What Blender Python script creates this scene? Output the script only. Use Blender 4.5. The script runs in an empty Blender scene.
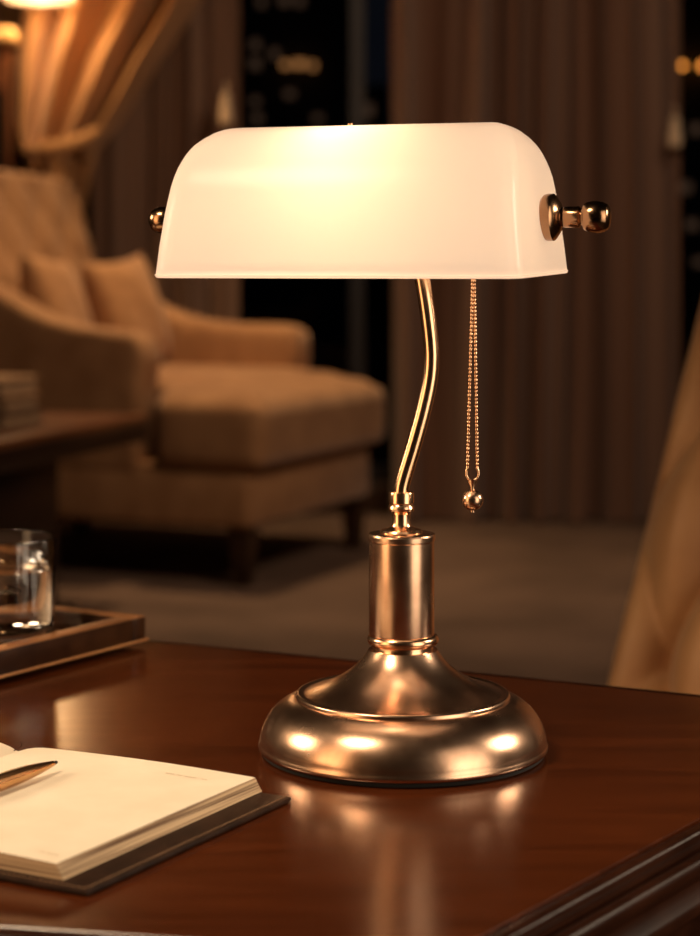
import bpy, bmesh, math, random
from mathutils import Vector, Matrix
random.seed(4)
sc = bpy.context.scene
col = sc.collection
F = 2000.0; HY = 265.0; EYE = 1.0; DZ = 0.70
def P(px, py, Y): return Vector(((px-350)*Y/F, Y, EYE-(py-HY)*Y/F))
def onz(px, py, z):
    Y = (EYE-z)*F/(py-HY); return Vector(((px-350)*Y/F, Y, z))

# ------------------------------------------------------------------ materials
def mat(name, color=(.5,.5,.5), rough=.5, metal=0, **kw):
    m = bpy.data.materials.new(name); m.use_nodes = True
    b = m.node_tree.nodes['Principled BSDF']
    b.inputs['Base Color'].default_value = (*color, 1)
    b.inputs['Roughness'].default_value = rough
    b.inputs['Metallic'].default_value = metal
    for k, v in kw.items():
        b.inputs[k.replace('_', ' ')].default_value = v
    return m
def nodes(m): return m.node_tree.nodes, m.node_tree.links, m.node_tree.nodes['Principled BSDF']
def noise_mix(m, c1, c2, scale=(8,8,8), detail=4, lo=.35, hi=.65, bump=0, bscale=None, rvar=None, coord='Object', dist=0.0):
    N, L, b = nodes(m)
    tc = N.new('ShaderNodeTexCoord'); mp = N.new('ShaderNodeMapping'); mp.inputs['Scale'].default_value = scale
    nz = N.new('ShaderNodeTexNoise'); nz.inputs['Scale'].default_value = 1; nz.inputs['Detail'].default_value = detail
    nz.inputs['Distortion'].default_value = dist
    cr = N.new('ShaderNodeValToRGB'); cr.color_ramp.elements[0].position = lo; cr.color_ramp.elements[1].position = hi
    cr.color_ramp.elements[0].color = (*c1, 1); cr.color_ramp.elements[1].color = (*c2, 1)
    L.new(tc.outputs[coord], mp.inputs['Vector']); L.new(mp.outputs[0], nz.inputs['Vector'])
    L.new(nz.outputs['Fac'], cr.inputs[0]); L.new(cr.outputs[0], b.inputs['Base Color'])
    if bump:
        n2 = nz
        if bscale:
            n2 = N.new('ShaderNodeTexNoise'); n2.inputs['Scale'].default_value = bscale; n2.inputs['Detail'].default_value = 3
            L.new(tc.outputs[coord], n2.inputs['Vector'])
        bp = N.new('ShaderNodeBump'); bp.inputs['Strength'].default_value = bump; bp.inputs['Distance'].default_value = .002
        L.new(n2.outputs['Fac'], bp.inputs['Height']); L.new(bp.outputs[0], b.inputs['Normal'])
    if rvar:
        mr = N.new('ShaderNodeMapRange'); mr.inputs['To Min'].default_value = rvar[0]; mr.inputs['To Max'].default_value = rvar[1]
        L.new(nz.outputs['Fac'], mr.inputs['Value']); L.new(mr.outputs[0], b.inputs['Roughness'])
    return m
def emis(name, color, s):
    m = mat(name, (.02,.02,.02), .5); N, L, b = nodes(m)
    b.inputs['Emission Color'].default_value = (*color, 1); b.inputs['Emission Strength'].default_value = s
    return m

brass = mat('antique_brass', (.62,.40,.24), .2, 1)
noise_mix(brass, (.53,.325,.215), (.65,.425,.29), (60,60,60), rvar=(.22,.30))
brass_pol = mat('polished_brass', (.80,.52,.30), .13, 1)
noise_mix(brass_pol, (.74,.45,.27), (.82,.52,.33), (40,40,40), rvar=(.18,.26))
bronze = mat('dark_bronze', (.36,.21,.12), .2, 1)
noise_mix(bronze, (.32,.18,.10), (.40,.24,.14), (60,60,60), rvar=(.14,.24))
felt = mat('black_felt', (.01,.008,.007), .9)
mahog = mat('mahogany', (.1,.03,.01), .2, Specular_IOR_Level=.38)
noise_mix(mahog, (.043,.0092,.0022), (.086,.019,.0044), (5,45,40), detail=7, lo=.25, hi=.8, rvar=(.16,.23), dist=1.2)
mahog_dark = mat('mahogany_moulding', (.05,.015,.006), .32, Specular_IOR_Level=.16)
noise_mix(mahog_dark, (.015,.0045,.0022), (.030,.009,.004), (20,20,60), rvar=(.26,.36))
tray_shaded_wood = mat('tray_shaded_wood', (.1,.04,.015), .4, Specular_IOR_Level=.2)
noise_mix(tray_shaded_wood, (.024,.008,.0035), (.045,.016,.006), (40,8,40), rvar=(.3,.4))  # rail sides coloured dark as shaded wood, against the paler tops
tray_gold = mat('tray_gilt_line', (.42,.19,.07), .35); noise_mix(tray_gold,(.38,.16,.06),(.46,.21,.08),(50,50,50))
tray_pad = mat('tray_leather', (.11,.055,.03), .35); noise_mix(tray_pad, (.10,.048,.025), (.15,.07,.035), (80,80,80), bump=.2)
dark_wood = mat('dark_walnut', (.03,.012,.006), .35); noise_mix(dark_wood, (.022,.009,.005), (.045,.018,.008), (4,30,30))
table_wood = mat('side_table_wood', (.06,.02,.008), .3); noise_mix(table_wood, (.10,.035,.014), (.19,.07,.026), (20,3,20))
table_edge = mat('side_table_dark_wood', (.02,.009,.006), .35); noise_mix(table_edge, (.012,.006,.004), (.026,.012,.007), (20,3,20))
cab_wood = mat('cabinet_wood', (.1,.035,.015), .4); noise_mix(cab_wood, (.09,.03,.012), (.16,.055,.02), (20,20,3))
tan = mat('tan_velvet', (.33,.19,.095), .85, Sheen_Weight=.35, Sheen_Roughness=.4)
noise_mix(tan, (.31,.155,.066), (.41,.22,.10), (9,9,9), bump=.15, bscale=350)
tan2 = mat('tan_leather', (.36,.19,.08), .6, Sheen_Weight=.2)
noise_mix(tan2, (.42,.20,.078), (.52,.265,.108), (12,12,12), bump=.12, bscale=260)
pillow_m = mat('camel_pillow', (.36,.18,.08), .9, Sheen_Weight=.3); noise_mix(pillow_m, (.32,.16,.065), (.44,.23,.10), (14,14,14), bump=.2, bscale=300)
carpet = mat('carpet', (.1,.06,.04), .95); noise_mix(carpet, (.10,.062,.043), (.175,.112,.08), (2.2,2.2,2.2), detail=6, bump=.5, bscale=160)
wallm = mat('wall_paint', (.085,.048,.028), .8); noise_mix(wallm, (.08,.045,.026), (.10,.055,.032), (3,3,3))
ceilm = mat('ceiling_paint', (.2,.14,.09), .9); noise_mix(ceilm, (.030,.019,.012), (.04,.025,.016), (2,2,2))
framem = mat('window_frame', (.012,.011,.013), .5); noise_mix(framem, (.010,.009,.011), (.016,.014,.016), (5,5,5))
def curtain_mat(name, ca, cb, sx, trans=.15):
    m = mat(name, ca, .8, Sheen_Weight=.2)
    noise_mix(m, ca, cb, (sx, sx, .05), detail=3, lo=.38, hi=.62)
    return m
drape_gold = curtain_mat('gold_drape', (.40,.20,.072), (.54,.29,.115), 5)
curt_brown = curtain_mat('brown_curtain', (.125,.050,.023), (.20,.115,.078), 7)
curt_left = curtain_mat('brown_side_curtain', (.17,.084,.045), (.27,.165,.112), 8)
tassel_m = mat('glint_cream_silk', (.75,.58,.38), .5, Sheen_Weight=.5); noise_mix(tassel_m, (.70,.53,.34), (.82,.65,.45), (90,90,5))  # pale, so the added tassels read as glints of light
paper = mat('paper', (.80,.66,.46), .8); noise_mix(paper, (.78,.67,.52), (.83,.73,.58), (30,30,30))
ink = mat('faint_ink', (.52,.40,.26), .8); noise_mix(ink, (.45,.34,.22), (.62,.49,.33), (300,300,300))
# page edges: fine leaves
pedge = mat('page_edges', (.6,.42,.25), .8)
def leaves():
    N, L, b = nodes(pedge)
    tc = N.new('ShaderNodeTexCoord'); mp = N.new('ShaderNodeMapping'); mp.inputs['Scale'].default_value = (6,6,900)
    nz = N.new('ShaderNodeTexNoise'); nz.inputs['Scale'].default_value = 1; nz.inputs['Detail'].default_value = 2
    cr = N.new('ShaderNodeValToRGB'); cr.color_ramp.elements[0].position=.40; cr.color_ramp.elements[1].position=.58
    cr.color_ramp.elements[0].color=(.13,.065,.03,1); cr.color_ramp.elements[1].color=(.60,.42,.25,1)
    L.new(tc.outputs['Object'], mp.inputs['Vector']); L.new(mp.outputs[0], nz.inputs['Vector']); L.new(nz.outputs['Fac'], cr.inputs[0]); L.new(cr.outputs[0], b.inputs['Base Color'])
leaves()
leather = mat('brown_leather', (.06,.03,.018), .45, Specular_IOR_Level=.12); noise_mix(leather, (.017,.0078,.0045), (.034,.0155,.009), (60,60,60), bump=.35, bscale=700)
stitch_m = mat('stitch_thread', (.30,.17,.09), .7); noise_mix(stitch_m, (.25,.14,.07), (.34,.2,.11), (200,200,200))
pen_m = mat('bronze_pen', (.62,.36,.17), .22, 1); noise_mix(pen_m, (.58,.33,.15), (.66,.40,.2), (50,50,50))
black_m = mat('black_tip', (.01,.008,.006), .3); noise_mix(black_m, (.008,.006,.005), (.014,.01,.008), (50,50,50))
glass = mat('clear_glass', (1,1,1), .0, Transmission_Weight=1.0, IOR=1.47)
water_m = mat('water', (1,.97,.93), .0, Transmission_Weight=1.0, IOR=1.33)
book_a = mat('book_lit_tan_cloth', (.36,.21,.10), .7); noise_mix(book_a, (.50,.30,.15), (.60,.37,.20), (30,30,30))  # cover paled to stand in for lamp light on the top book
book_b = mat('book_brown_cloth', (.12,.06,.03), .7); noise_mix(book_b, (.11,.052,.026), (.15,.075,.04), (30,30,30))
book_c = mat('book_black_cloth', (.035,.02,.014), .6); noise_mix(book_c, (.03,.017,.012), (.045,.026,.017), (30,30,30))
bld = mat('night_facade', (.010,.011,.016), .8); noise_mix(bld, (.008,.009,.013), (.014,.014,.019), (.3,.3,.3))
lit_o = emis('lit_window_orange', (1,.33,.05), 2.6)
lit_w = emis('lit_window_warm', (1,.42,.13), .34)
lit_d = emis('lit_window_dim', (.9,.5,.3), .042)
bulb_m = emis('bulb_glow', (1,.75,.45), 12)

# window pane: thin reflective, clear
pane_m = bpy.data.materials.new('window_glass'); pane_m.use_nodes = True
nt = pane_m.node_tree; nt.nodes.remove(nt.nodes['Principled BSDF'])
tr = nt.nodes.new('ShaderNodeBsdfTransparent'); gl = nt.nodes.new('ShaderNodeBsdfGlossy'); gl.inputs['Roughness'].default_value=.03
mx = nt.nodes.new('ShaderNodeMixShader'); mx.inputs[0].default_value=.003
nt.links.new(tr.outputs[0], mx.inputs[1]); nt.links.new(gl.outputs[0], mx.inputs[2]); nt.links.new(mx.outputs[0], nt.nodes['Material Output'].inputs[0])

def opal(name, tcol, em, es, tw=.75, gloss=.045):
    m = bpy.data.materials.new(name); m.use_nodes = True; nt = m.node_tree; nt.nodes.remove(nt.nodes['Principled BSDF'])
    n = nt.nodes.new; L = nt.links.new
    t = n('ShaderNodeBsdfTranslucent'); t.inputs[0].default_value=(*tcol,1)
    d = n('ShaderNodeBsdfDiffuse'); d.inputs[0].default_value=(*tcol,1)
    m1 = n('ShaderNodeMixShader'); m1.inputs[0].default_value = 1-tw; L(t.outputs[0], m1.inputs[1]); L(d.outputs[0], m1.inputs[2])
    e = n('ShaderNodeEmission'); e.inputs[0].default_value=(*em,1); e.inputs[1].default_value=es
    a = n('ShaderNodeAddShader'); L(m1.outputs[0], a.inputs[0]); L(e.outputs[0], a.inputs[1])
    g = n('ShaderNodeBsdfGlossy'); g.inputs['Roughness'].default_value=.2
    fr = n('ShaderNodeFresnel'); fr.inputs[0].default_value=1.33
    m2 = n('ShaderNodeMixShader'); sc_=n('ShaderNodeMath'); sc_.operation='MULTIPLY'; sc_.inputs[1].default_value=.45; L(fr.outputs[0], sc_.inputs[0]); L(sc_.outputs[0], m2.inputs[0]); L(a.outputs[0], m2.inputs[1]); L(g.outputs[0], m2.inputs[2])
    L(m2.outputs[0], nt.nodes['Material Output'].inputs[0])
    return m
opal_m = opal('opal_glass', (.86,.72,.56), (1,.80,.65), .345, tw=.85)
pend_m = opal('pendant_fabric', (.8,.62,.4), (1,.72,.42), 1.6, tw=.8)

# ------------------------------------------------------------------ mesh helpers
def obj(name, bm, m=None, parent=None, smooth=True, loc=None, rot=None, angle=40):
    me = bpy.data.meshes.new(name); bm.normal_update(); bm.to_mesh(me); bm.free()
    o = bpy.data.objects.new(name, me); col.objects.link(o)
    if m: me.materials.append(m)
    if smooth:
        for p in me.polygons: p.use_smooth = True
        if angle: me.set_sharp_from_angle(angle=math.radians(angle))
    if parent: o.parent = parent
    if loc is not None: o.location = loc
    if rot is not None: o.rotation_euler = rot
    return o
def thing(name, label, cat, loc=(0,0,0), rotz=0, group=None):
    o = bpy.data.objects.new(name, None); col.objects.link(o); o.empty_display_size=.05
    o.location = loc; o.rotation_euler = (0,0,rotz); o['label']=label; o['category']=cat
    if group: o['group']=group
    return o
def tag(o, label, cat, group=None):
    o['label']=label; o['category']=cat
    if group: o['group']=group
    return o
def struct(name, bm, m, parent=None, smooth=False):
    o = obj(name, bm, m, parent, smooth)
    if not parent: o['kind']='structure'
    return o
def lathe(bm, prof, n=64, c=(0,0,0), M=None, close=True):
    M = M or Matrix.Identity(4); c = Vector(c); rings=[]
    for r, z in prof:
        if r < 1e-6: rings.append([bm.verts.new(M @ (Vector((0,0,z)) + c))])
        else: rings.append([bm.verts.new(M @ (Vector((r*math.cos(2*math.pi*k/n), r*math.sin(2*math.pi*k/n), z)) + c)) for k in range(n)])
    for a, b in zip(rings, rings[1:]):
        if len(a)==1 and len(b)==1: continue
        for k in range(n):
            if len(a)==1: bm.faces.new((a[0], b[k], b[(k+1)%n])[::-1])
            elif len(b)==1: bm.faces.new((a[k], a[(k+1)%n], b[0]))
            else: bm.faces.new((a[k], a[(k+1)%n], b[(k+1)%n], b[k]))
    return bm
def LB(prof, n=64, c=(0,0,0), M=None): 
    bm = bmesh.new(); lathe(bm, prof, n, c, M); bmesh.ops.recalc_face_normals(bm, faces=bm.faces); return bm
def box(bm, x0,x1,y0,y1,z0,z1, M=None):
    v=[bm.verts.new((x,y,z)) for z in (z0,z1) for x,y in ((x0,y0),(x1,y0),(x1,y1),(x0,y1))]
    if M:
        for q in v: q.co = M @ q.co
    for f in ((3,2,1,0),(4,5,6,7),(0,1,5,4),(1,2,6,5),(2,3,7,6),(3,0,4,7)): bm.faces.new([v[i] for i in f])
    return bm
def BB(*a, bev=0, seg=3, M=None):
    bm=bmesh.new(); box(bm,*a)
    if bev: bmesh.ops.bevel(bm, geom=bm.edges[:], offset=bev, segments=seg, affect='EDGES', profile=.5)
    if M:
        for v in bm.verts: v.co = M @ v.co
    return bm
def tube(bm, pts, r, n=16, cap=True):
    pts=[Vector(p) for p in pts]; rings=[]
    t0=(pts[1]-pts[0]).normalized(); u=t0.orthogonal().normalized()
    for i,p in enumerate(pts):
        t=(pts[min(i+1,len(pts)-1)]-pts[max(i-1,0)]).normalized()
        u=(u-t*u.dot(t)).normalized(); w=t.cross(u)
        rr = r[i] if isinstance(r,(list,tuple)) else r
        rings.append([bm.verts.new(p+(u*math.cos(2*math.pi*k/n)+w*math.sin(2*math.pi*k/n))*rr) for k in range(n)])
    for a,b in zip(rings,rings[1:]):
        for k in range(n): bm.faces.new((a[k],a[(k+1)%n],b[(k+1)%n],b[k]))
    if cap: bm.faces.new(rings[0][::-1]); bm.faces.new(rings[-1])
    return bm
def catmull(pts, n=10):
    pts=[Vector(p) for p in pts]; out=[]
    for i in range(len(pts)-1):
        p0=pts[max(i-1,0)]; p1=pts[i]; p2=pts[i+1]; p3=pts[min(i+2,len(pts)-1)]
        for k in range(n):
            t=k/n; out.append(.5*((2*p1)+(p2-p0)*t+(2*p0-5*p1+4*p2-p3)*t*t+(3*p1-p0-3*p2+p3)*t**3))
    out.append(pts[-1]); return out
def interp(x, tab):
    for (a,b),(c,d) in zip(tab,tab[1:]):
        if x<=c: return b+(d-b)*(x-a)/(c-a) if c>a else d
    return tab[-1][1]
def rrect(a, b, r, n=8):
    r=min(r,a,b); out=[]
    for sx,sy,a0 in ((1,1,0),(-1,1,90),(-1,-1,180),(1,-1,270)):
        for k in range(n+1):
            t=math.radians(a0+90*k/n); out.append((sx*(a-r)+r*math.cos(t), sy*(b-r)+r*math.sin(t)))
    return out
def loft(bm, rings, cap0=True, cap1=True):
    R=[[bm.verts.new(p) for p in r] for r in rings]; n=len(R[0])
    for a,b in zip(R,R[1:]):
        for k in range(n): bm.faces.new((a[k],a[(k+1)%n],b[(k+1)%n],b[k]))
    if cap0: bm.faces.new(R[0][::-1])
    if cap1: bm.faces.new(R[-1])
    return bm
def soft(o, voxel, it=6):
    m=o.modifiers.new('remesh','REMESH'); m.mode='VOXEL'; m.voxel_size=voxel; m.use_smooth_shade=True
    s=o.modifiers.new('smooth','SMOOTH'); s.iterations=it; s.factor=.5

# ================================================================== ROOM
XL,XR,YB,YF,ZC = -2.6,2.6,8.05,-1.8,2.9
struct('floor', BB(XL,XR,YF,YB,-.1,0), carpet)
struct('ceiling', BB(XL,XR,YF,YB,ZC,ZC+.1), ceilm)
struct('wall_left', BB(XL-.1,XL,YF,YB,0,ZC), wallm)
struct('wall_right', BB(XR,XR+.1,YF,YB,0,ZC), wallm)
struct('wall_front', BB(XL-.1,XR+.1,YF-.1,YF,0,ZC), wallm)
WX0,WX1,WZ0,WZ1 = -.72,2.1,.12,2.55
bm=bmesh.new()
box(bm,XL-.1,WX0,YB,YB+.15,0,ZC); box(bm,WX1,XR+.1,YB,YB+.15,0,ZC)
box(bm,WX0,WX1,YB,YB+.15,0,WZ0); box(bm,WX0,WX1,YB,YB+.15,WZ1,ZC)
struct('wall_back', bm, wallm)
# baseboard on back wall
struct('baseboard_back', BB(XL,XR,YB-.02,YB,0,.11,bev=.006), dark_wood)
bm=bmesh.new()
fy0,fy1=YB+.03,YB+.09
box(bm,WX0,WX0+.06,fy0,fy1,WZ0,WZ1); box(bm,WX1-.06,WX1,fy0,fy1,WZ0,WZ1)
box(bm,WX0,WX1,fy0,fy1,WZ0,WZ0+.07); box(bm,WX0,WX1,fy0,fy1,WZ1-.07,WZ1)
for x in (.0, 1.18): box(bm,x,x+.06,fy0,fy1,WZ0,WZ1)
wf=struct('window_1', bm, framem)
for xa,xb in ((WX0+.06,.0),(.06,1.18),(1.24,WX1-.06)):
    obj('window_pane', BB(xa,xb,YB+.055,YB+.063,WZ0+.07,WZ1-.07), pane_m, wf, smooth=False)

# ------------------------------------------------------------------ city outside
def building(label, x0,x1,y,h, wins, z0=-26):
    t=thing('office_tower', label, 'building', ((x0+x1)/2,y,z0))
    bm=bmesh.new(); w=(x1-x0)/2
    box(bm,-w,w,0,12,0,h-z0); box(bm,-w*.7,w*.5,2,9,h-z0,h-z0+1.6)
    for k in range(int((h-z0)/3)): box(bm,-w-.12,w+.12,-.12,0,k*3,k*3+.3)
    obj('facade', bm, bld, t, smooth=False)
    for (px,py,ww,hh,m) in wins:
        p=P(px,py,y); sx=ww*y/F; sz=hh*y/F
        bmw=BB(-sx/2,sx/2,-.3,0,-sz/2,sz/2)
        obj('lit_window', bmw, m, t, smooth=False, loc=(p.x-(x0+x1)/2, -.13, p.z-z0))
building('dark office tower seen through the window left of the wide curtain, few warm windows lit', -3.4,.15,46,9,
   [(300,65,11,6,lit_w),(286,66,8,5,lit_w),(313,67,6,6,lit_w),(275,55,8,8,lit_d),(285,2,10,8,lit_d),(300,3,8,8,lit_d),(262,4,7,7,lit_d),(318,119,10,5,lit_d),(256,65,9,9,lit_d),(256,102,8,6,lit_d),(290,95,10,6,lit_d),(258,119,8,8,lit_d),(256,46,8,8,lit_d)])
building('narrow dark tower seen through the window beside the wide curtain edge', .3,1.5,60,5,
   [(367,111,12,12,lit_d),(358,60,6,6,lit_d)], z0=-26)
building('dark tower beyond the right edge of the wide curtain, orange windows lit', 7.1,11,44,9,
   [(680,67,4,4,lit_o),(701,67,5,5,lit_o),(683,188,10,10,lit_d),(694,130,9,9,lit_d),(690,225,9,9,lit_d),(697,262,9,7,lit_d)])

# ================================================================== DESK
def line_x(p,d,q,e):
    c=d.x*e.y-d.y*e.x; t=((q.x-p.x)*e.y-(q.y-p.y)*e.x)/c; return Vector((p.x+d.x*t,p.y+d.y*t))
f0=onz(147,641,DZ).xy; f1=onz(700,697,DZ).xy
r0=onz(481,936,DZ).xy; r1=onz(700,818,DZ).xy
n0=onz(0,926,DZ).xy; n1=onz(110,933,DZ).xy
FR=line_x(f0,f1-f0,r0,r1-r0); NR=line_x(n0,n1-n0,r0,r1-r0)
FL=f0+(f0-f1).normalized()*.95; NL=n0+(n0-n1).normalized()*.75
poly=[NL,NR,FR,FL]   # counter-clockwise
dc=(NL+NR+FR+FL)/4
def offs(o):
    out=[]; n=len(poly)
    for i in range(n):
        a,b,c=poly[i-1],poly[i],poly[(i+1)%n]
        d1=(b-a).normalized(); d2=(c-b).normalized()
        n1_=Vector((d1.y,-d1.x)); n2_=Vector((d2.y,-d2.x))
        out.append(line_x(a+n1_*o,d1,b+n2_*o,d2)-dc)
    return out
desk=thing('writing_desk','dark glossy mahogany desk with moulded edge, carrying the lamp and notebook','desk',(dc.x,dc.y,0))
def ring(o,z): return [(p.x,p.y,z) for p in offs(o)]
bm=loft(bmesh.new(),[ring(-.004,DZ-.03),ring(0,DZ-.03),ring(0,DZ-.0006),ring(-.0006,DZ)])
top=obj('desktop',bm,mahog,desk,smooth=False)
prof=[(-.001,-.012),(0,-.0028),(.0022,-.0028)]
for k in range(9):
    t=math.pi*(1-k/8); prof.append((.0062+.004*math.cos(t), -.003+.003*math.sin(t)))
prof+=[(.0105,-.0055),(.0135,-.0065)]
for k in range(10):
    t=math.radians(150-k*22); prof.append((.0175+.0052*math.cos(t), -.0125+.0052*math.sin(t)))
prof+=[(.0185,-.0205),(.0195,-.0245),(.0225,-.0285),(.0235,-.030),(.0235,-.034),(.021,-.0355),(.004,-.0365),(.0,-.03)]
bm=loft(bmesh.new(),[ring(o,DZ+z) for o,z in prof],False,False)
bmesh.ops.recalc_face_normals(bm,faces=bm.faces)
obj('edge_moulding',bm,mahog_dark,desk,angle=35)
bm=loft(bmesh.new(),[ring(-.012,DZ-.13),ring(-.012,DZ-.03)])
obj('apron',bm,mahog_dark,desk,smooth=False)
corn=offs(-.045)
for i,p in enumerate(corn):
    bm=bmesh.new(); pr=[(.018,0),(.022,.03),(.02,.05),(.026,.42),(.032,.5),(.034,.52),(.034,.58)]
    lathe(bm,pr,20); bmesh.ops.holes_fill(bm,edges=bm.edges[:]); 
    obj('leg',bm,mahog_dark,desk,loc=(p.x,p.y,0))

# ================================================================== BANKER LAMP
LX,LY=.0326,1.232; s=.000616
lamp=thing('banker_lamp',"brass banker's lamp with glowing white glass shade standing on the desk",'lamp',(LX,LY,DZ))
def R(prof): return [(r*s,z*s) for r,z in prof]
obj('felt_pad',LB(R([(0,0),(139,0),(141,1.5),(141,6),(0,6)])),felt,lamp)
base=[(0,5),(142.5,5),(144.2,6.2),(144.5,9),(143.6,11),(143.2,12.2),(143,15),(142,21),(139.5,28),(135.5,35.5),(130,42.5),(123,48.5),(115,53),(109,55.2),(107,55.6),(107,58),(106,60),(103.5,60.6),(101,59.4),(98,60),(92,62),(79,66.5),(66,73),(55.5,80),(47,87),(41,93.5),(37,99),(34.5,103),(0,103)]
obj('base',LB(R(base),96),brass,lamp,angle=50)
ringp=[(0,101),(31,101),(30.5,103),(30.5,107)]
for k in range(13):
    t=-math.pi/2+math.pi*k/12; ringp.append((30.5+5.4*math.cos(t),113+5.6*math.sin(t)))
ringp+=[(31,119.5),(0,119.5)]
obj('collar_ring',LB(R(ringp)),brass_pol,lamp)
colp=[(0,118),(32.4,118),(32.8,119.5),(32.8,211),(33.6,212),(33.8,213.5),(33.8,217),(33,218.6),(31,219),(22,219.4),(0,219.4)]
obj('column',LB(R(colp)),brass,lamp,angle=25,loc=(-.0008,0,0))
neck=[(0,218),(21,218.5),(21.5,220.5),(20,222.5),(15,224),(10.5,226),(9,229),(9,238),(10.4,240),(12.6,241.5),(13.4,244),(12.6,246.5),(11.6,248),(12.8,249.5),(12.8,258.5),(12.2,260),(8,260.5),(0,260.5)]
obj('stem_socket',LB(R(neck),40),brass_pol,lamp,angle=30,loc=(-.0010,0,0))
th=math.radians(18); AX=Vector((math.cos(th),-math.sin(th),0)); NX=Vector((math.sin(th),math.cos(th),0))
zb=.9947; zpiv=1.0+47*s
# stem in the vertical plane facing the camera
def LP(px,py): return Vector(((px-403)*s,0,(752-py)*s))
sp=[LP(402,500),LP(402.5,488),LP(406,474),LP(414,448),LP(424,412),LP(430.5,382),LP(432.5,360),LP(431.5,338),LP(427.5,305),LP(422.5,275),LP(416.5,245),LP(412,219)]
obj('stem',tube(bmesh.new(),[p+Vector((-.0006,0,0)) for p in catmull(sp,8)],7.9*s,24),brass_pol,lamp,angle=60)
# shade
sh_c=Vector((.0382,1.232,0))+AX*(-.030); SA,SB=.1145,.0725
lc=Vector((LX,LY,DZ))
def SP(u,v,z): return sh_c+AX*u+NX*v+Vector((0,0,z))-lc   # u along the shade, v in depth, z world
insA=[(0,0),(30,3),(68,7),(97,10),(111,13),(125,18),(132,22),(138,26.5),(143,32),(146,37),(148,41.5),(149.5,47),(150.5,55)]
insB=[(0,0),(30,1.5),(60,5),(85,11),(105,20),(120,30),(130,40),(138,52),(143,63),(146.5,75),(149,90),(150.5,106)]
HT=1.0868-zb
levels=[0,.006,.012,.1,.2,.3,.4,.5,.58,.65,.71,.76,.8,.835,.865,.89,.912,.932,.95,.964,.976,.986,.993,.9975,1.0]
rings_=[]
tilt=.02
for t in levels:
    h=t*150.5
    a=SA-interp(h,insA)*s*1.0; b=SB-interp(h,insB)*s*1.09
    b=max(b,.0012)
    if t==.006: a+=.0007;b+=.0007
    r=min(.013+.006*t,b*.55)
    rings_.append([SP(u,v,zb+HT*t+v*tilt*(1-t)) for u,v in rrect(a,b,r,7)])
bm=loft(bmesh.new(),rings_,False,True)
bmesh.ops.recalc_face_normals(bm,faces=bm.faces)
shade=obj('lamp_shade',bm,opal_m,lamp,angle=60)
# rolled lower lip of the glass
lip=[SP(u,v,zb+v*tilt) for u,v in rrect(SA-.0008,SB-.0008,.013,7)]
bm=bmesh.new(); tube(bm,lip+[lip[0]],.0012,8,cap=False)
obj('glass_rim',bm,opal_m,shade)
obj('top_finial',LB([(0,-.002),(.0016,-.002),(.0018,.0012),(.0009,.002),(0,.0022)],16),brass,shade,loc=SP(-.010,0,zb+HT))
# pivot bar, socket, bulb
Mx=Matrix(((AX.x,NX.x,0,0),(AX.y,NX.y,0,0),(0,0,1,0),(0,0,0,1)))
RotZA=Mx @ Matrix.Rotation(math.pi/2,4,'Y')   # lathe z axis -> shade axis
def axl(name,prof,u,v,z,m,par,n=40,flip=False,ang=30):
    M=Matrix.Translation(SP(u,v,z)) @ (RotZA if not flip else Mx @ Matrix.Rotation(-math.pi/2,4,'Y'))
    bm=bmesh.new(); lathe(bm,prof,n,M=M); bmesh.ops.recalc_face_normals(bm,faces=bm.faces)
    return obj(name,bm,m,par,angle=ang)
ue=SA-interp((zpiv-zb)/HT*150.5,insA)*s
axl('pivot_bar',[(0,-ue+.001),(.0035,-ue+.001),(.0035,ue-.001),(0,ue-.001)],0,.007,zpiv,brass,lamp,20)
axl('bulb_socket',[(0,0),(.010,0),(.0125,.004),(.0125,.026),(.010,.032),(0,.032)],.028,0,zpiv+.022,brass,lamp)
axl('bulb',[(0,0),(.009,.001),(.013,.012),(.0165,.028),(.015,.040),(.009,.048),(0,.050)],  .026,0,zpiv+.022,bulb_m,lamp,flip=True)
# knobs
kn=axl('pivot_knob',[(0,-.004),(.0105,-.004),(.0138,-.001),(.0144,.001),(.0144,.0045),(.0136,.0055),(.0092,.0085),(.0075,.0090),(.0062,.0095),
   (.0060,.0105),(.0064,.0115),(.0066,.0200),(.0060,.0205),(.0050,.0215),(.0056,.0228),(.0078,.0232),(.0090,.0250),(.0097,.0280),(.0099,.0305),(.0097,.0330),(.0090,.0352),(.0084,.0360),(.0078,.0372),(.0062,.0384),(.0035,.0391),(0,.0393)],ue+.0015,.009,zpiv,bronze,lamp)
axl('pivot_knob',[(0,-.004),(.0125,-.004),(.0138,-.001),(.0138,.004),(.0085,.008),(.0062,.0095),(.0062,.0175),(.0050,.0185),(.0062,.0195),(.0078,.0215),(.0086,.0245),(.0087,.0275),(.0081,.0305),(.0066,.0332),(.0040,.0350),(0,.0356)],-ue-.0015,.006,zpiv,bronze,lamp,flip=True)
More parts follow.
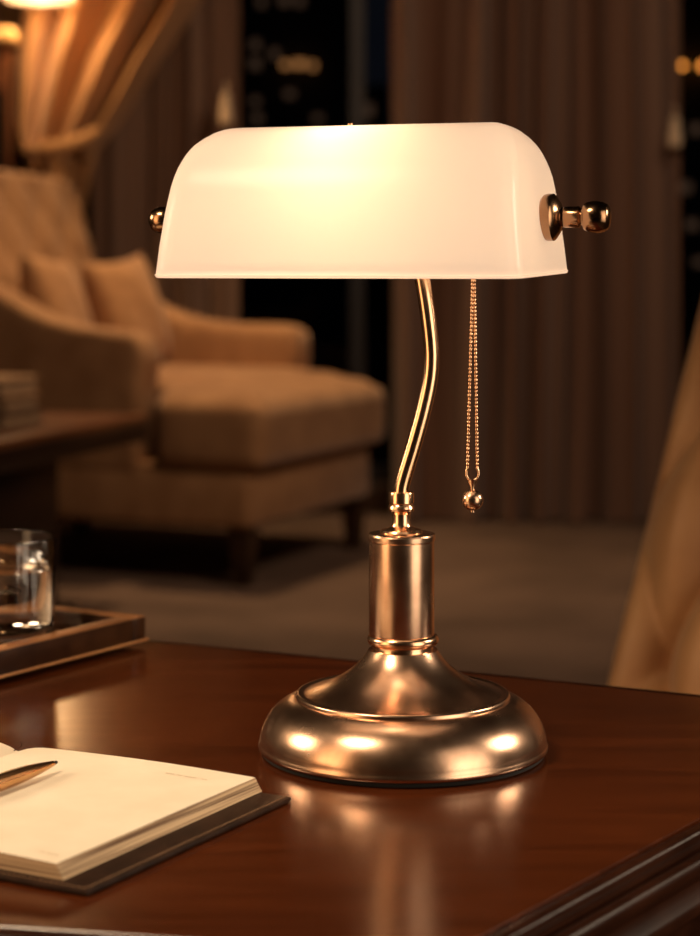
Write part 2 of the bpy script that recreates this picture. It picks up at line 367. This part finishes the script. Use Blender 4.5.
# pull chain
uc=(472-412)*s/math.cos(th)*.985+.030
cp=SP(uc,0,0); cx,cy=cp.x,cp.y
def CZ(py): return EYE-(py-HY)*(cy+LY)/F-DZ
k_=(cy+LY)/F
bm=bmesh.new()
def bead(bm,c,r,sz=1):
    bmesh.ops.create_uvsphere(bm,u_segments=8,v_segments=6,radius=r,matrix=Matrix.Translation(c)@Matrix.Scale(sz,4,(0,0,1)))
nB=66
for sd in (-1,1):
    for k in range(nB):
        t=k/(nB-1); py=220+(468-220)*t
        off=(.9+max(0,(py-280)/188)*4.0)*k_
        bead(bm,Vector((cx+sd*off+(1.5*(1-t))*k_,cy+(.0004 if k%2 else -.0004),CZ(py))),.00112,1.3)
ch=obj('pull_chain',bm,brass_pol,lamp,angle=None)
cxm=cx+0.2*k_
bm=bmesh.new(); pts=[Vector((cxm+6.2*k_*math.sin(a),cy,CZ(473.5)-7.0*k_*math.cos(a))) for a in [math.radians(-140+280*i/24) for i in range(25)]]
tube(bm,pts,.00085,10)
lathe(bm,[(0,.0042),(.0030,.0038),(.0026,.0022),(.0013,-.001),(.0016,-.004),(0,-.0045)],16,c=(cxm,cy,CZ(486)))
obj('chain_ring',bm,brass_pol,ch)
bp=[(0,6.6)]
for k in range(1,20):
    t=math.pi*k/20; bp.append((10.9*math.sin(t),10.6*math.cos(t)))
bp=[(0,10.4)]+bp[1:]+[(2.2,-10.4),(2.2,-12.2),(0,-12.6)]
bm=bmesh.new(); lathe(bm,[(r*k_,z*k_) for r,z in bp],32,c=(cxm,cy,CZ(500)))
bmesh.ops.recalc_face_normals(bm,faces=bm.faces)
obj('chain_ball',bm,brass,ch)

# ================================================================== NOTEBOOK
nb_dir=Vector((.878,-.479,0)).normalized(); # toward right edge of the page
ca=math.atan2(nb_dir.y,nb_dir.x)
org=Vector((-.0495,1.126,DZ))             # bottom right-back corner of the pages
nbk=thing('open_notebook','open notebook with blank cream pages and brown leather cover, left of the lamp','notebook',org,ca)
# local: x toward right (page edge at 0), y back ; pages extend to -x and -y
PH=.185; PW=.172; ZT=.0108
cov=obj('cover',BB(-PW*2-.03,.0195,-PH-.0075,.0,.0002,.0034,bev=.0014,seg=2),leather,nbk)
# stitched border
bm=bmesh.new()
for k in range(60):
    y=-PH-.004+k*(PH+.002)/60; box(bm,.0165,.0169,y,y+.002,.0034,.0037)
for k in range(52):
    x=.0165-k*.0032; box(bm,x-.002,x,-PH-.0050,-PH-.0046,.0034,.0037)
obj('stitching',bm,stitch_m,cov,smooth=False)
def pageblock(sgn):
    # cross-section along x, extruded along y. u=distance from fore-edge toward the gutter
    n=28; prof_t=[]
    for k in range(n+1):
        u=PW*k/n
        z=ZT+.0012*math.sin(math.pi*min(1,u/(PW*.85)))
        g=max(0,(u-PW*.84)/(PW*.16)); z-= (ZT-.0062)*g**2.4
        prof_t.append((u,z))
    bm=bmesh.new(); layers=[]
    for (yy,fl) in ((0,0),(-PH,0)):
        T=[]; B=[]
        for u,z in prof_t:
            ins=(.0045 if u==0 else 0)
            T.append(bm.verts.new((sgn*-(u+ins) if sgn>0 else (u+ins), yy, z)))
            B.append(bm.verts.new((-(u) if sgn>0 else u, yy, .0036)))
        layers.append((T,B))
    (T0,B0),(T1,B1)=layers
    topf=[]
    for k in range(n):
        topf.append(bm.faces.new((T0[k],T0[k+1],T1[k+1],T1[k])))
        bm.faces.new((B0[k],B1[k],B1[k+1],B0[k+1])); bm.faces.new((T0[k],B0[k],B0[k+1],T0[k+1])); bm.faces.new((T1[k],T1[k+1],B1[k+1],B1[k]))
    bm.faces.new((T0[0],T1[0],B1[0],B0[0])); bm.faces.new((T0[n],B0[n],B1[n],T1[n]))
    idx={f.index for f in []}
    bm.faces.index_update(); ids=[f.index for f in topf]
    bmesh.ops.recalc_face_normals(bm,faces=bm.faces)
    bm.faces.ensure_lookup_table()
    for i in ids: bm.faces[i].material_index=1
    return bm
pb=obj('page_block',pageblock(1),pedge,nbk,angle=30); pb.data.materials.append(paper)
pb2=obj('page_block',pageblock(-1),pedge,nbk,angle=30,loc=(-2*PW-.0,0,0)); pb2.data.materials.append(paper)
def mark(pts,w):
    bm=bmesh.new()
    for (x,y,l) in pts:
        z=ZT+.0012*math.sin(math.pi*min(1,-x/(PW*.85)))+.00025
        vs=[bm.verts.new((x,y,z)),bm.verts.new((x+l,y,z)),bm.verts.new((x+l,y+w,z)),bm.verts.new((x,y+w,z))]; bm.faces.new(vs)
    return obj('printed_mark',bm,ink,pb,smooth=False)
mark([(-.052,-.020,.006),(-.044,-.020,.003),(-.039,-.0203,.008),(-.028,-.020,.004)],.0007)
mark([(-.022,-PH+.010,.003),(-.018,-PH+.010,.004),(-.013,-PH+.010,.002)],.0009)
# ribbon end curling at the gutter
bm=bmesh.new(); rp=catmull([(-PW,-.004,.0075),(-PW+.001,.0005,.0085),(-PW+.002,.001,.0105),(-PW+.001,.001,.012)],6)
tube(bm,rp,.0004,8); obj('ribbon',bm,leather,nbk)

# pen lying along the page
pen_dir=Vector((-.48,-.875,0)).normalized()
tip=P(57,760.5,1.137)
zpage=DZ+ZT+.0012+.0003
pen=thing('ballpoint_pen','bronze ballpoint pen with dark tip lying on the open notebook page','pen',(tip.x,tip.y,zpage+.0051),math.atan2(pen_dir.y,pen_dir.x))
Mp=Matrix.Rotation(math.pi/2,4,'Y')
def pl(name,prof,m):
    bm=bmesh.new(); lathe(bm,prof,32,M=Mp); bmesh.ops.recalc_face_normals(bm,faces=bm.faces); return obj(name,bm,m,pen)
pl('tip',[(0,0),(.0009,.0003),(.0013,.003),(.0016,.0045),(0,.0045)],black_m)
pl('barrel',[(0,.004),(.0016,.004),(.0030,.016),(.0040,.026),(.0046,.038),(.0049,.055),(.0050,.072),(0,.072)],pen_m)
pl('grip_ring',[(0,.072),(.0052,.072),(.0053,.0735),(.0052,.075),(0,.075)],black_m)
pl('cap',[(0,.075),(.005,.075),(.0048,.11),(.0040,.128),(.0025,.132),(0,.133)],pen_m)
obj('clip',BB(.085,.128,-.001,.001,.0046,.0062,bev=.0004,seg=2),pen_m,pen)

# ================================================================== TRAY + GLASS
rail_m = mat('tray_lit_wood',(.3,.13,.05),.35); noise_mix(rail_m,(.24,.095,.036),(.34,.15,.06),(40,8,40))  # same tray wood as lit from above, light put into the colour; floor too
tz=DZ
tc=Vector((-.1605,1.572,tz)); td=Vector((-.53,-.85,0)).normalized(); tv=Vector((-.85,.53,0)).normalized()
tray=thing('serving_tray','wooden tray with raised rim at the far left of the desk, holding the glass','tray',tc,math.atan2(-td.y,-td.x)+math.pi)
# local +x along td (toward viewer-left), +y? rotate: y axis = perp left of td
def tl(u,v): return (u, -v) if td.cross(tv).z<0 else (u, v)
LU,LV=.26,.34
sg=1 if td.cross(tv).z>0 else -1
def tb(u0,u1,v0,v1,z0,z1,bev=.0012):
    y0,y1=sorted((sg*v0,sg*v1)); return BB(u0,u1,y0,y1,z0,z1,bev=bev,seg=2)
rim=.016
obj('tray_floor',tb(.004,LU-.004,.004,LV-.004,.004,.0085,0.0005),rail_m,tray)
obj('leather_inlay',tb(.028,LU-.028,.028,LV-.028,.0085,.0092,0.0003),tray_pad,tray)
for a in ((0,rim,0,LV),(LU-rim,LU,0,LV)): obj('side_rail',tb(*a,.003,.0235),tray_shaded_wood,tray)
for a in ((rim,LU-rim,0,rim),(rim,LU-rim,LV-rim,LV)): obj('side_rail',tb(*a,.003,.0235),tray_shaded_wood,tray)
for a in ((.0005,rim-.0005,.0005,LV-.0005),(LU-rim+.0005,LU-.0005,.0005,LV-.0005),(rim,LU-rim,.0005,rim-.0005),(rim,LU-rim,LV-rim+.0005,LV-.0005)): obj('lit_rail_cap',tb(*a,.0236,.0246,.0004),rail_m,tray)  # pale strips painted as the lit top faces of the rails
for a in ((-.0018,LU+.0018,-.0018,.0),(-.0018,LU+.0018,LV,LV+.0018),(-.0018,0,0,LV),(LU,LU+.0018,0,LV)): obj('gilt_line',tb(*a,.0050,.0070,.0003),tray_gold,tray)
for u in (.03,LU-.03):
    for v in (.03,LV-.03): obj('foot',LB([(0,0),(.008,0),(.009,.004),(0,.004)],16),dark_wood,tray,loc=(u,sg*v,0))
gx=onz(5,641,DZ+.0092)
tum=thing('water_glass','clear straight-sided glass tumbler half full of water on the tray','glass',(gx.x,gx.y,DZ+.0093))
rt,rb,gh=.0405,.0374,.0810
gp=[(0,0.0005),(rb-.004,0),(rb-.001,.0012),(rb,.004),(rt,gh-.001),(rt-.0003,gh-.0004),(rt-.0009,gh),(rt-.0015,gh-.0004),(rt-.0016,gh-.001),(rb-.0018,.0125),(rb-.006,.0100),(0,.0095)]
obj('tumbler',LB(gp,64),glass,tum,angle=50)
wz=.0565; rw=rb+(rt-rb)*wz/gh-.0021
wp=[(0,.0096),(rb-.0062,.0101),(rb-.0023,.0127),(rw,wz),(rw-.002,wz-.0009),(0,wz-.001)]
wo=tag(obj('water',LB([(0,.0097),(rb-.0064,.0103),(rb-.0022,.0129),(rw,wz),(rw-.0018,wz-.0009),(0,wz-.001)],64),water_m,None,angle=50,loc=(gx.x,gx.y,DZ+.0093)),'clear water filling the lower part of the glass tumbler','water')

# ================================================================== LOUNGE CHAIR
C0=Vector((-.312,6.18,0)); rz=math.atan2(.921,.389)
lch=thing('lounge_armchair','tan upholstered lounge armchair with deep seat and button-tufted back, behind the lamp','armchair',C0,rz)
W=.992
obj('base_frame',BB(0,W,0,1.22,.178,.365,bev=.025),tan,lch)
bm=bmesh.new(); box(bm,-.03,W+.045,-.055,.32,.365,.575); box(bm,.15,W-.15,.1,1.04,.365,.575); 
# crowned top
box(bm,.03,W-.02,.0,.34,.5,.605); box(bm,.12,W-.12,.07,.9,.5,.632); box(bm,.25,W-.25,.15,.98,.5,.65)
cu=obj('seat_cushion',bm,tan,lch); soft(cu,.02,16)
obj('seat_piping',BB(.005,W-.005,-.004,1.1,.360,.374,bev=.006,seg=2),tan,lch)
def arm(x0,x1,dy):
    pr=[(y+(dy if y<.4 else 0),z) for y,z in [(.29,.34),(.285,.60),(.275,.70),(.28,.755),(.31,.785),(.36,.79),(.5,.79),(.60,.80),(.70,.82),(.80,.855),(.90,.905),(1.0,.955),(1.08,.975),(1.18,.95),(1.22,.8),(1.22,.34)]]
    bm=bmesh.new(); a=[bm.verts.new((x0,y,z)) for y,z in pr]; b=[bm.verts.new((x1,y,z)) for y,z in pr]
    n=len(pr)
    bm.faces.new(a); bm.faces.new(b[::-1])
    for k in range(n): bm.faces.new((a[k],b[k],b[(k+1)%n],a[(k+1)%n]))
    bmesh.ops.recalc_face_normals(bm,faces=bm.faces)
    o=obj('armrest',bm,tan,lch); soft(o,.018,9)
arm(-.005,.145,.10); arm(W-.145,W+.005,-.05)
# tufted back
def tuft_grid(w,h,thick,nx,ny,nu,nv,amp,taper=0,crown=.03,border=.05):
    """slab in local x (width) and z (up), front toward -y; returns bmesh and button sites"""
    bm=bmesh.new(); fr=[];bk=[]; sites=[]
    def hgt(u,v):
        a=u*nu; b=v*nv
        p=abs(math.sin(math.pi*(a+b)/2))*abs(math.sin(math.pi*(a-b)/2))
        q=(abs(math.sin(math.pi*(a+b)/2))+abs(math.sin(math.pi*(a-b)/2)))/2
        pit=amp*.35*math.exp(-(q/.22)**2)
        e=min(u,1-u)*w; e2=min(v,1-v)*h
        edge=min(1,max(0,min(e,e2)/border))
        rnd=1-(1-min(1,e/.045))**2.2; rnd2=1-(1-min(1,e2/.045))**2.2
        return (amp*(p**.5)-amp*.5-pit)*edge + (-thick*.45)*(1-min(rnd,rnd2))
    for j in range(ny+1):
        v=j/ny; rowf=[];rowb=[]
        ww=w*(1-taper*v)
        for i in range(nx+1):
            u=i/nx; x=(u-.5)*ww; z=v*h
            # round the top corners
            cz=0
            cu_=max(0,abs(u-.5)*2-.72)/.28; 
            if v>.5: z-= crown*2.2*cu_**2*((v-.5)/.5)
            z+= crown*(1-(2*u-1)**2)*v
            rowf.append(bm.verts.new((x,-hgt(u,v),z))); e=min(min(u,1-u)*w,min(v,1-v)*h)
            rowb.append(bm.verts.new((x,thick-thick*.4*(1-min(1,e/.04)),z)))
        fr.append(rowf);bk.append(rowb)
    for j in range(ny):
        for i in range(nx):
            bm.faces.new((fr[j][i],fr[j][i+1],fr[j+1][i+1],fr[j+1][i])); bm.faces.new((bk[j][i+1],bk[j][i],bk[j+1][i],bk[j+1][i+1]))
    for j in range(ny):
        bm.faces.new((fr[j][0],fr[j+1][0],bk[j+1][0],bk[j][0])); bm.faces.new((fr[j+1][nx],fr[j][nx],bk[j][nx],bk[j+1][nx]))
    for i in range(nx):
        bm.faces.new((fr[0][i+1],fr[0][i],bk[0][i],bk[0][i+1])); bm.faces.new((fr[ny][i],fr[ny][i+1],bk[ny][i+1],bk[ny][i]))
    bmesh.ops.recalc_face_normals(bm,faces=bm.faces)
    for a in range(0,nu+1):
        for b in range(0,nv+1):
            if (a+b)%2==0 and 0<a<nu and 0<b<nv:
                v=b/nv; u=a/nu
                sites.append(((u-.5)*w*(1-taper*v), amp*.82, v*h+crown*(1-(2*u-1)**2)*v))
    return bm,sites
bm,sites=tuft_grid(.90,.80,.12,96,80,8,6,.013,taper=.05,crown=.02)
bk=obj('backrest',bm,tan,lch,loc=(W/2,.93,.57),rot=(math.radians(-17),0,0),angle=None)
for p in sites:
    if p[2]>.2: obj('button',LB([(0,-.008),(.008,-.006),(.012,0),(.008,.006),(0,.008)],12,M=Matrix.Rotation(math.pi/2,4,'X')),tan,bk,loc=p)
for x,y in ((.045,.04),(W-.06,.04),(.085,1.13),(W-.085,1.13)):
    bm=loft(bmesh.new(),[[(q[0]*r,q[1]*r,z) for q in ((-1,-1),(1,-1),(1,1),(-1,1))] for r,z in ((.022,0),(.036,.18))])
    obj('leg',bm,dark_wood,lch,smooth=False,loc=(x,y,0))

def pillow_bm(w,h,t,n=28):
    bm=bmesh.new(); F_=[];B_=[]
    for j in range(n+1):
        f=[];b=[]
        for i in range(n+1):
            u=2*i/n-1; v=2*j/n-1
            pin=1-.09*(1-abs(v)**2)*abs(u)**6; pin2=1-.09*(1-abs(u)**2)*abs(v)**6
            x=u*w/2*pin; z=v*h/2*pin2
            y=t/2*((1-abs(u)**2.6)*(1-abs(v)**2.6))**.5
            y*=1+.06*math.sin(5*u+3*v)
            a=bm.verts.new((x,-y,z)); f.append(a)
            b.append(a if (i in(0,n) or j in(0,n)) else bm.verts.new((x,y,z)))
        F_.append(f);B_.append(b)
    for j in range(n):
        for i in range(n):
            bm.faces.new((F_[j][i],F_[j][i+1],F_[j+1][i+1],F_[j+1][i])); bm.faces.new((B_[j][i+1],B_[j][i],B_[j+1][i],B_[j+1][i+1]))
    return bm
LCM=Matrix.Translation(C0)@Matrix.Rotation(rz,4,'Z')
def pillow(lx,ly,lz,rx,ry,rzz,label,w=.37,h=.40):
    o=tag(obj('throw_pillow',pillow_bm(w,h,.17),pillow_m,angle=None),label,'pillow','pillows on the lounge armchair')
    o.matrix_world=LCM@Matrix.Translation((lx,ly,lz))@Matrix.Rotation(rzz,4,'Z')@Matrix.Rotation(rx,4,'X')@Matrix.Rotation(ry,4,'Y')
    # piping
    return o
pillow(.32,.88,.835,math.radians(-16),math.radians(4),math.radians(10),'camel throw pillow nearer the left arm of the lounge armchair, farther from the lamp shade')
pillow(.66,.80,.835,math.radians(-16),math.radians(-5),math.radians(-6),'camel throw pillow next to the far arm of the lounge armchair, nearer the lamp shade')

# ================================================================== SIDE TABLE + BOOKS
sd=Vector((.28,.96,0)).normalized()
stc=onz(147,414,.55)
rzs=math.atan2(sd.y,sd.x)-math.pi/2
st=thing('side_table','dark wood side table with a stack of books, left of the lounge armchair','table',(stc.x,stc.y,0),rzs)
# local: y along sd, x to the right; top extends to -x and -y
obj('tabletop',BB(-.62,0,-1.45,0,.525,.55,bev=.006),table_wood,st)
obj('edge_band',BB(-.622,.003,-1.453,.003,.47,.532,bev=.008),table_edge,st)
obj('pedestal',BB(-.52,-.06,-1.0,-.50,.05,.47,bev=.01),table_edge,st)
obj('plinth',BB(-.56,-.03,-1.08,-.44,0,.055,bev=.01),table_edge,st)
bc=onz(40,424,.55)
def book(name_label,w,d,h,z,rot,cm,dx=0,dy=0):
    t=thing('hardback_book',name_label,'book',(bc.x+dx,bc.y+dy,z),rzs+rot,'books stacked on the side table')
    bm=bmesh.new(); box(bm,-w,0,-d,0,0,.005); box(bm,-w,0,-d,0,h-.005,h); box(bm,-w,-w+.005,-d,0,0,h)
    obj('cover',bm,cm,t,smooth=False)
    obj('page_block',BB(-w+.005,-.008,-d+.008,-.008,.005,h-.005),pedge,t,smooth=False)
book('thick black book at the bottom of the stack on the side table',.30,.24,.042,.5505,-.05,book_c,.015)
book('brown book in the middle of the stack on the side table',.28,.23,.043,.5930,.04,book_b)
book('tan book on top of the stack on the side table',.28,.23,.052,.6365,-.02,book_a,-.002)

# ================================================================== TUFTED DESK CHAIR (right)
g=Vector((-.64,-.77,0)).normalized()
dch=thing('tufted_chair','tan tufted chair with reclined back standing behind the right end of the desk','chair',(.478,1.99,0),math.atan2(g.y,g.x)+math.pi/2)
# local: -y is forward (facing), x across
bm,sites=tuft_grid(.62,.76,.07,110,110,9,5,.065,taper=.0,crown=.01,border=.075)
bk=obj('backrest',bm,tan2,dch,loc=(0,.0,.44),rot=(math.radians(-26),0,0),angle=None)
for p in sites: obj('button',LB([(0,-.007),(.006,-.005),(.009,0),(.006,.005),(0,.007)],12,M=Matrix.Rotation(math.pi/2,4,'X')),tan2,bk,loc=p)
bm=bmesh.new(); box(bm,-.29,.29,-.46,.05,.36,.46); o=obj('seat',bm,tan2,dch); soft(o,.015,8)
obj('seat_frame',BB(-.27,.27,-.43,.04,.31,.375,bev=.008),dark_wood,dch)
for x in (-.24,.24):
    for y in (-.40,.01):
        bm=loft(bmesh.new(),[[(q[0]*r,q[1]*r,z) for q in ((-1,-1),(1,-1),(1,1),(-1,1))] for r,z in ((.013,0),(.022,.32))])
        obj('leg',bm,dark_wood,dch,smooth=False,loc=(x,y,0))

# ================================================================== CURTAINS
def curtain(name,label,px0,px1,Y,z0,z1,m,folds,amp,seed,nx=220,nz=14):
    rnd=random.Random(seed); ph=[rnd.uniform(0,6.28) for _ in range(6)]
    x0=(px0-350)*Y/F; x1=(px1-350)*Y/F
    bm=bmesh.new(); rows=[]
    for j in range(nz+1):
        v=j/nz; row=[]
        for i in range(nx+1):
            u=i/nx; w=u*folds+.35*math.sin(u*9+ph[0])+.12*math.sin(v*2.2+u*5)
            y=amp*(math.sin(2*math.pi*w)*.75+.35*math.sin(2*math.pi*w*1.7+ph[1]))+.012*math.sin(2*math.pi*w*3.1+ph[2])
            x=x0+(x1-x0)*u+.012*math.sin(2*math.pi*w*2+ph[3])+.008*math.sin(3*v+u*20)
            row.append(bm.verts.new((x,y*(.85+.3*(1-v)),z0+(z1-z0)*v)))
        rows.append(row)
    for a,b in zip(rows,rows[1:]):
        for i in range(nx): bm.faces.new((a[i],a[i+1],b[i+1],b[i]))
    return tag(obj(name,bm,m,angle=None,loc=(0,Y,0)),label,'curtain')
curtain('window_curtain','wide brown floor-length curtain hanging in folds right of the lamp shade',390,678,7.78,.008,2.7,curt_brown,7,.06,3)
curtain('window_curtain','brown floor-length curtain hanging between the tied-back gold drape and the dark window',92,238,7.965,.008,2.7,curt_left,4,.034,8,nx=140)
# tied-back gold drape
def tied_drape():
    Y=7.74; kx=Y/F; bm=bmesh.new(); nx,nz=160,60; rows=[]
    L=[(-190,24),(-60,24),(0,23),(30,21),(60,18),(120,16),(140,20),(150,26)]
    Rr=[(-190,262),(-60,224),(0,197),(30,178),(60,157),(90,139),(110,126),(130,112),(140,104),(150,96)]
    for j in range(nz+1):
        v=j/nz; py=-190+(150+190)*v; row=[]
        xl=interp(py,L); xr=interp(py,Rr)
        for i in range(nx+1):
            u=i/nx
            # strands: fold pattern runs along the swag
            w=u*4.3+.22*math.sin(6*u)
            lobe=(xr-xl)/200
            y=(.105*lobe+.018)*math.sin(2*math.pi*w)+.02*math.sin(2*math.pi*w*2.3+1+v*2)*lobe
            belly=.05*math.sin(math.pi*u)*v
            x=(xl+(xr-xl)*u**(1+.25*v)-350)*kx
            z=1-(py-HY)*kx - .10*(1-u)*v*v*math.sin(math.pi*min(1,u*1.5)) 
            row.append(bm.verts.new((x,y-belly,z)))
        rows.append(row)
    # tail below the tie
    for j in range(1,25):
        v=j/24; py=150+(523-150)*v; row=[]
        sp=min(1,.75+.35*v)
        for i in range(nx+1):
            u=i/nx; w=u*4.3+.22*math.sin(6*u)
            xl=24-6*v; xr=96-14*min(1,v*6)
            row.append(bm.verts.new(((xl+(xr-xl)*u-350)*kx,(.02+.03*v)*math.sin(2*math.pi*w),max(.008,1-(py-HY)*kx))))
        rows.append(row)
    for a,b in zip(rows,rows[1:]):
        for i in range(nx): bm.faces.new((a[i],b[i],b[i+1],a[i+1]))
    d=tag(obj('tied_drape',bm,drape_gold,angle=None,loc=(0,Y,0)),'gold drape gathered and tied back, hanging above the armchair back','curtain')
    # tieback band: soft roll around the bunch
    pts=catmull([P(22,150,Y-.02)-Vector((0,Y,0)),P(40,150,Y-.10)-Vector((0,Y,0)),P(60,147,Y-.13)-Vector((0,Y,0)),P(84,139,Y-.10)-Vector((0,Y,0)),P(104,126,Y-.02)-Vector((0,Y,0))],8)
    rr=[.018+.014*math.sin(math.pi*i/(len(pts)-1)) for i in range(len(pts))]
    obj('tieback',tube(bmesh.new(),pts,rr,14),drape_gold,d)
tied_drape()
def tassel(px,py,Y,label):  # added tassel in place of a bright glint on the curtain edge
    c=P(px,py,Y)
    t=thing('glint_tassel',label,'tassel',(c.x,c.y,c.z-.07))
    bm=bmesh.new(); pr=[(0,0),(.024,.0),(.026,.02),(.022,.06),(.016,.08),(0,.08)]; lathe(bm,pr,24)
    for v in bm.verts:
        a=math.atan2(v.co.y,v.co.x); k=1+.08*math.sin(a*12); v.co.x*=k; v.co.y*=k
    obj('skirt',bm,tassel_m,t)
    obj('knot',LB([(0,.078),(.014,.08),(.019,.09),(.019,.10),(.012,.112),(0,.115)],20),tassel_m,t)
    obj('cord',tube(bmesh.new(),[(0,0,.112),(.001,.002,.135),(0,.02,.155)],.004,8),tassel_m,t)
tassel(226,105,7.76,'added cream tassel standing in for a glint of light on the curtain edge left of the dark window')
tassel(675,128,7.66,'added cream tassel standing in for a glint of light on the right edge of the wide brown curtain')

# ================================================================== CABINET + PENDANT
cb=thing('tall_cabinet','tall dark wooden cabinet at the far left beside the gold drape, cornice coloured pale as if lit','cabinet',(-1.279,7.47,0))
obj('carcass',BB(-.55,0,0,.12,0,1.83),cab_wood,cb,smooth=False)
obj('cornice',BB(-.60,.030,-.035,.12,1.83,1.885,bev=.015),mat('cornice_lit_wood',(.62,.36,.14),.4),cb)  # lamp light on the cornice is put into its pale gold colour
for x in (-.545,-.27):
    d=obj('door',BB(x,x+.265,-.018,0,.12,1.24,bev=.004),cab_wood,cb)
    obj('knob',LB([(0,0),(.008,0),(.006,.01),(.013,.018),(.010,.026),(0,.028)],16,M=Matrix.Rotation(math.pi/2,4,'X')),brass,d,loc=(x+(.24 if x<-.5 else .025),-.018,.8))
obj('niche_shade_panel',BB(-.51,-.012,-.003,.0,1.28,1.66),black_m,cb,smooth=False)  # flat black panel on the front, standing in for a recess's shade
pc=P(40,0,7.38)
pend=thing('pendant_lamp','glowing cream drum pendant lamp at the top left, above the gold drape','lamp',(pc.x,pc.y,pc.z))
bm=bmesh.new(); lathe(bm,[(.126,0),(.122,.11),(.112,.24)],64)
obj('drum_shade',bm,pend_m,pend)
bm=bmesh.new(); tube(bm,[(.126*math.cos(a),.126*math.sin(a),0) for a in [2*math.pi*k/48 for k in range(49)]],.004,8,cap=False)
obj('shade_rim',bm,brass,pend)
obj('bulb',LB([(0,.06),(.02,.065),(.032,.09),(.028,.12),(.014,.14),(0,.145)],24),bulb_m,pend)
obj('cord',tube(bmesh.new(),[(0,0,.14),(0,0,.5),(0,0,ZC-pc.z-.02)],.005,10),black_m,pend)
obj('spider',BB(-.113,.113,-.004,.004,.225,.232),brass,pend,smooth=False)
obj('ceiling_rose',LB([(0,ZC-pc.z-.03),(.045,ZC-pc.z-.025),(.055,ZC-pc.z),(0,ZC-pc.z)],32),brass,pend)

# ================================================================== LIGHTS
def light(name,kind,loc,energy,color,target=None,**kw):
    l=bpy.data.lights.new(name,kind); l.energy=energy; l.color=color
    for k,v in kw.items(): setattr(l,k,v)
    o=bpy.data.objects.new(name,l); col.objects.link(o); o.location=loc
    if target is not None: o.rotation_euler=(Vector(target)-Vector(loc)).to_track_quat('-Z','Y').to_euler()
    return o
bulb_w=lc+SP(-.014,-.022,zpiv+.036)
light('bulb_light','POINT',bulb_w,.027,(1,.89,.77),shadow_soft_size=.014)
light('pendant_light','POINT',(pc.x,pc.y,pc.z+.03),13,(1,.62,.30),shadow_soft_size=.04)
SPR=math.radians(85)
light('key_light','AREA',(-.75,.65,2.1),4.2,(1,.74,.48),(-.15,1.1,.7),shape='DISK',size=.45,spread=SPR)
light('left_side_light','AREA',(-1.32,1.39,1.38),2.4,(1,.74,.48),(.03,1.23,.72),shape='DISK',size=.42,spread=SPR)
light('right_side_light','AREA',(1.35,1.33,1.38),2.6,(1,.80,.58),(.03,1.23,.72),shape='DISK',size=.42,spread=SPR)
light('left_tall_light','AREA',(-1.1,.58,1.05),2.6,(1,.60,.30),(.03,1.23,.9),shape='RECTANGLE',size=.55,size_y=1.6,spread=SPR)
light('right_tall_light','AREA',(1.03,.40,1.05),3.4,(1,.80,.58),(.03,1.23,.9),shape='RECTANGLE',size=.8,size_y=1.6,spread=SPR)
light('chair_spot','SPOT',(-.36,6.72,2.82),160,(1,.62,.31),(-.42,6.62,.6),spot_size=math.radians(78),spot_blend=.95,shadow_soft_size=.12)
light('room_light','AREA',(1.15,4.2,2.78),54,(1,.68,.45),(.6,7.6,1.3),size=.9)
w=bpy.data.worlds.new('night_sky'); sc.world=w; w.use_nodes=True
bg=w.node_tree.nodes['Background']; bg.inputs[0].default_value=(.30,.36,.55,1); bg.inputs[1].default_value=.007

# ================================================================== CAMERA
cam=bpy.data.cameras.new('camera'); co=bpy.data.objects.new('camera',cam); col.objects.link(co); sc.camera=co
co.location=(0,0,EYE); co.rotation_euler=(math.radians(90),0,0)
cam.sensor_fit='HORIZONTAL'; cam.sensor_width=36; cam.lens=36*F/700
cam.shift_y=-(468-HY)/700   # lens shift keeps verticals upright
cam.dof.use_dof=True; cam.dof.focus_distance=1.21; cam.dof.aperture_fstop=9.5
cam.clip_end=300
sc.view_settings.view_transform='Standard'; sc.view_settings.look='None'
